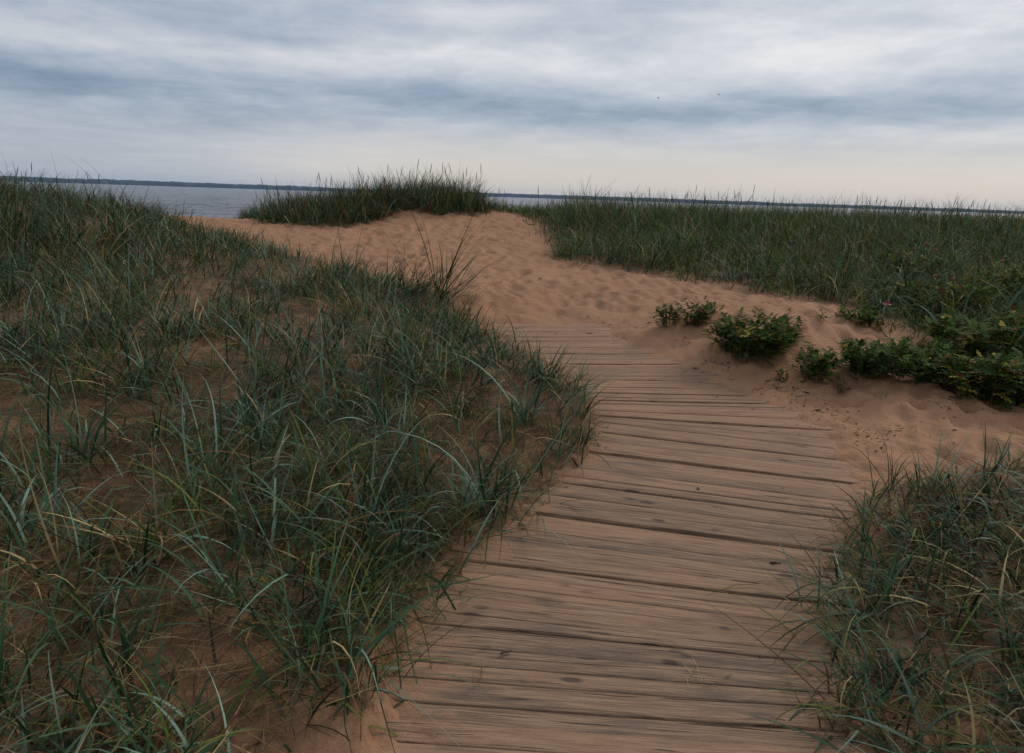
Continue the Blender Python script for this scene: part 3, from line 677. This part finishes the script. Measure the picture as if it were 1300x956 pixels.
# ------------------------------------------------------------------ birds
def bird(u, v, dist, label, yaw):
    d = ray(u, v); p = EYE+d*dist
    V = []; Qs = []
    # body along x: rings joined with two wing strips, one mesh
    xs_ = [-.19, -.14, -.05, .05, .12, .17, .20, .235]; rs = [.012, .03, .05, .052, .04, .03, .026, .004]
    for xx, r in zip(xs_, rs):
        for m in range(8): t = m*math.pi/4; V.append((xx, r*math.cos(t), r*.85*math.sin(t)))
    for k in range(7):
        for m in range(8): Qs.append((k*8+m, k*8+(m+1) % 8, k*8+8+(m+1) % 8, k*8+8+m))
    for sg in (1, -1):
        st = len(V)
        for (sy, sx, ch, sz) in ((.03, 0, .16, .02), (.18, .03, .15, .09), (.34, .0, .12, .10), (.52, -.08, .03, .03)):
            for (cx_, cz_) in ((ch/2, 0), (0, .012), (-ch/2, 0), (0, -.004)): V.append((sx+cx_, sg*sy, sz+cz_))
        for k in range(3):
            for m in range(4): Qs.append((st+k*4+m, st+k*4+(m+1) % 4, st+k*4+4+(m+1) % 4, st+k*4+4+m))
    o = mobj('bird', qmesh('bird', V, Qs, MBIRD), loc=p); o.rotation_euler = (0, 0, yaw); tag(o, label, 'bird', 'distant birds flying over the water')
bird(835.5, 124.5, 130, 'left of the two distant dark birds flying below the bright cloud', .1)
bird(912.5, 120, 150, 'right of the two distant dark birds flying below the bright cloud', -.2)
bird(1136, 119, 260, 'faintest distant bird far right in the dark cloud band', .4)

# ------------------------------------------------------------------ haze
hz = 9800; b = [(x, y, z) for z in (-8, 90) for (x, y) in ((-hz, -hz), (hz, -hz), (hz, hz), (-hz, hz))]
k = NT('haze'); vol = k.n('ShaderNodeVolumePrincipled', {'Color': (.50, .70, 1.0, 1), 'Density': 4.2e-5, 'Anisotropy': 0.0})
hm = k.out(None, vol.outputs[0])
o = mobj('haze', qmesh('haze', b, [(3, 2, 1, 0), (4, 5, 6, 7), (0, 1, 5, 4), (1, 2, 6, 5), (2, 3, 7, 6), (3, 0, 4, 7)], hm, smooth=False)); tag(o, 'thin blue haze over the water and far shore', 'haze', kind='stuff')

# ------------------------------------------------------------------ light
SUN_EL, SUN_AZ = R_(38), R_(46)      # azimuth east of the view direction
sl = bpy.data.lights.new('sun', 'SUN'); sl.energy = 1.5; sl.angle = R_(18); sl.color = (1, .90, .78)
so = link(bpy.data.objects.new('sun', sl)); dsun = Vector((math.cos(SUN_EL)*math.sin(SUN_AZ), math.cos(SUN_EL)*math.cos(SUN_AZ), math.sin(SUN_EL)))
so.rotation_euler = (-dsun).to_track_quat('-Z', 'Y').to_euler()
w = bpy.data.worlds.new('World'); S.world = w; w.use_nodes = True
k = NT('', w)
sky = k.n('ShaderNodeTexSky', sky_type='NISHITA', sun_disc=False, sun_elevation=SUN_EL, sun_rotation=SUN_AZ)
dv = k.n('ShaderNodeTexCoord').outputs['Generated']; sp = k.n('ShaderNodeSeparateXYZ', {0: dv})
az = k.m_('ARCTAN2', sp.outputs[0], sp.outputs[1]); el = k.m_('ARCSINE', sp.outputs[2])
v0 = k.n('ShaderNodeCombineXYZ', {0: az, 1: el}).outputs[0]
# warp the coordinates so the bands have ragged soft edges
wn = k.noise(k.mapping(v0, (2.2, 7, 1)), 1.6, 3, .5, out=1); wsep = k.n('ShaderNodeSeparateColor', {0: wn})
azw = k.m_('ADD', az, k.m_('MULTIPLY', k.m_('SUBTRACT', wsep.outputs[0], .5), .34)); elw = k.m_('ADD', el, k.m_('MULTIPLY', k.m_('SUBTRACT', wsep.outputs[1], .5), .055))
def blob(u, v, du, dv_, amp):
    d = ray(u, v); a0 = math.atan2(d[0], d[1]); e0 = math.asin(d[2])
    a = k.m_('POWER', k.m_('MULTIPLY', k.m_('SUBTRACT', azw, a0), FPX/du), 2.0); e = k.m_('POWER', k.m_('MULTIPLY', k.m_('SUBTRACT', elw, e0), FPX/dv_), 2.0)
    return k.m_('MULTIPLY', k.m_('EXPONENT', k.m_('MULTIPLY', k.m_('ADD', a, e), -1.0)), amp)
BL = [(100, 55, 220, 26, .20), (420, 78, 130, 16, .22), (30, 95, 90, 14, -.26), (250, 118, 150, 26, -.13), (480, 108, 170, 22, -.18), (80, 150, 200, 36, -.07), (400, 20, 130, 16, -.06),
      (620, 30, 90, 18, .24), (560, 72, 130, 16, .18), (740, 52, 95, 17, -.16), (680, 95, 160, 22, .12), (900, 70, 230, 40, .19), (1100, 50, 220, 55, .14), (950, 10, 260, 22, .10), (860, 2, 150, 12, -.10),
      (960, 136, 260, 20, -.22), (1130, 140, 190, 15, -.22), (740, 155, 230, 26, -.20), (1270, 95, 90, 34, -.16), (1150, 8, 120, 14, -.06), (230, 8, 160, 12, -.08), (10, 20, 120, 10, .06), (330, 40, 90, 10, -.08), (1100, 170, 200, 12, .14), (1220, 190, 160, 10, -.16), (900, 212, 220, 7, -.08),
      (400, 175, 260, 30, .0), (480, 200, 200, 26, .20), (900, 195, 300, 14, .08), (80, 205, 180, 36, -.03), (1150, 232, 260, 16, .06), (700, 228, 300, 14, .10)]
tot = None
for q in BL:
    s_ = blob(*q); tot = s_ if tot is None else k.m_('ADD', tot, s_)
# cloud deck texture: noise in the plane of the cloud layer, so it foreshortens towards the horizon
den = k.m_('ADD', sp.outputs[2], .10)
pl = k.n('ShaderNodeCombineXYZ', {0: k.m_('DIVIDE', sp.outputs[0], den), 1: k.m_('DIVIDE', sp.outputs[1], den)}).outputs[0]
n1 = k.noise(k.mapping(pl, (.8, 1.5, 1)), .9, 6, .60, .5); n2 = k.noise(k.mapping(pl, (1.2, 1.0, 1), (7, 3, 0)), 2.6, 6, .66, .3)
st = k.noise(k.mapping(v0, (3.2, 20, 1)), 1, 6, .6, .2)
tex = k.m_('ADD', k.m_('ADD', k.m_('MULTIPLY', k.m_('SUBTRACT', n1, .5), .62), k.m_('MULTIPLY', k.m_('SUBTRACT', n2, .5), .50)), k.m_('MULTIPLY', k.m_('SUBTRACT', st, .5), .30))
tex = k.m_('MULTIPLY', tex, k.mr(el, .0, .12, .30, 1))
br = k.m_('ADD', k.m_('ADD', k.m_('ADD', tot, tex), .50), k.mr(az, -.6, .7, -.03, .10))
cl = k.ramp(br, [(0.0, (.17, .235, .335)), (.22, (.27, .345, .445)), (.46, (.43, .485, .575)), (.70, (.62, .64, .685)), (.92, (.80, .80, .80)), (1.0, (.84, .84, .835))])
warm = k.m_('MULTIPLY', k.mr(el, .115, .02), k.mr(az, -.50, -.05, .15, .9))
cl = k.mix(warm, cl, (.68, .625, .565))
cl10 = k.mix(1.0, cl, (10, 10, 10), 'MULTIPLY')
fin = k.mix(.90, sky.outputs[0], cl10)
bg = k.n('ShaderNodeBackground', {0: fin, 1: .1}); ow = k.n('ShaderNodeOutputWorld', {0: bg.outputs[0]})

w.cycles.sampling_method = 'MANUAL'; w.cycles.sample_map_resolution = 256
S.view_settings.view_transform = 'Standard'; S.view_settings.look = 'None'; S.view_settings.exposure = 0; S.view_settings.gamma = 1
S.render.engine = 'CYCLES'; S.render.resolution_x = 1024; S.render.resolution_y = 753
S.cycles.max_bounces = 5; S.cycles.diffuse_bounces = 3; S.cycles.transmission_bounces = 3; S.cycles.volume_bounces = 0
print('verts', sum(len(m.vertices) for m in bpy.data.meshes))
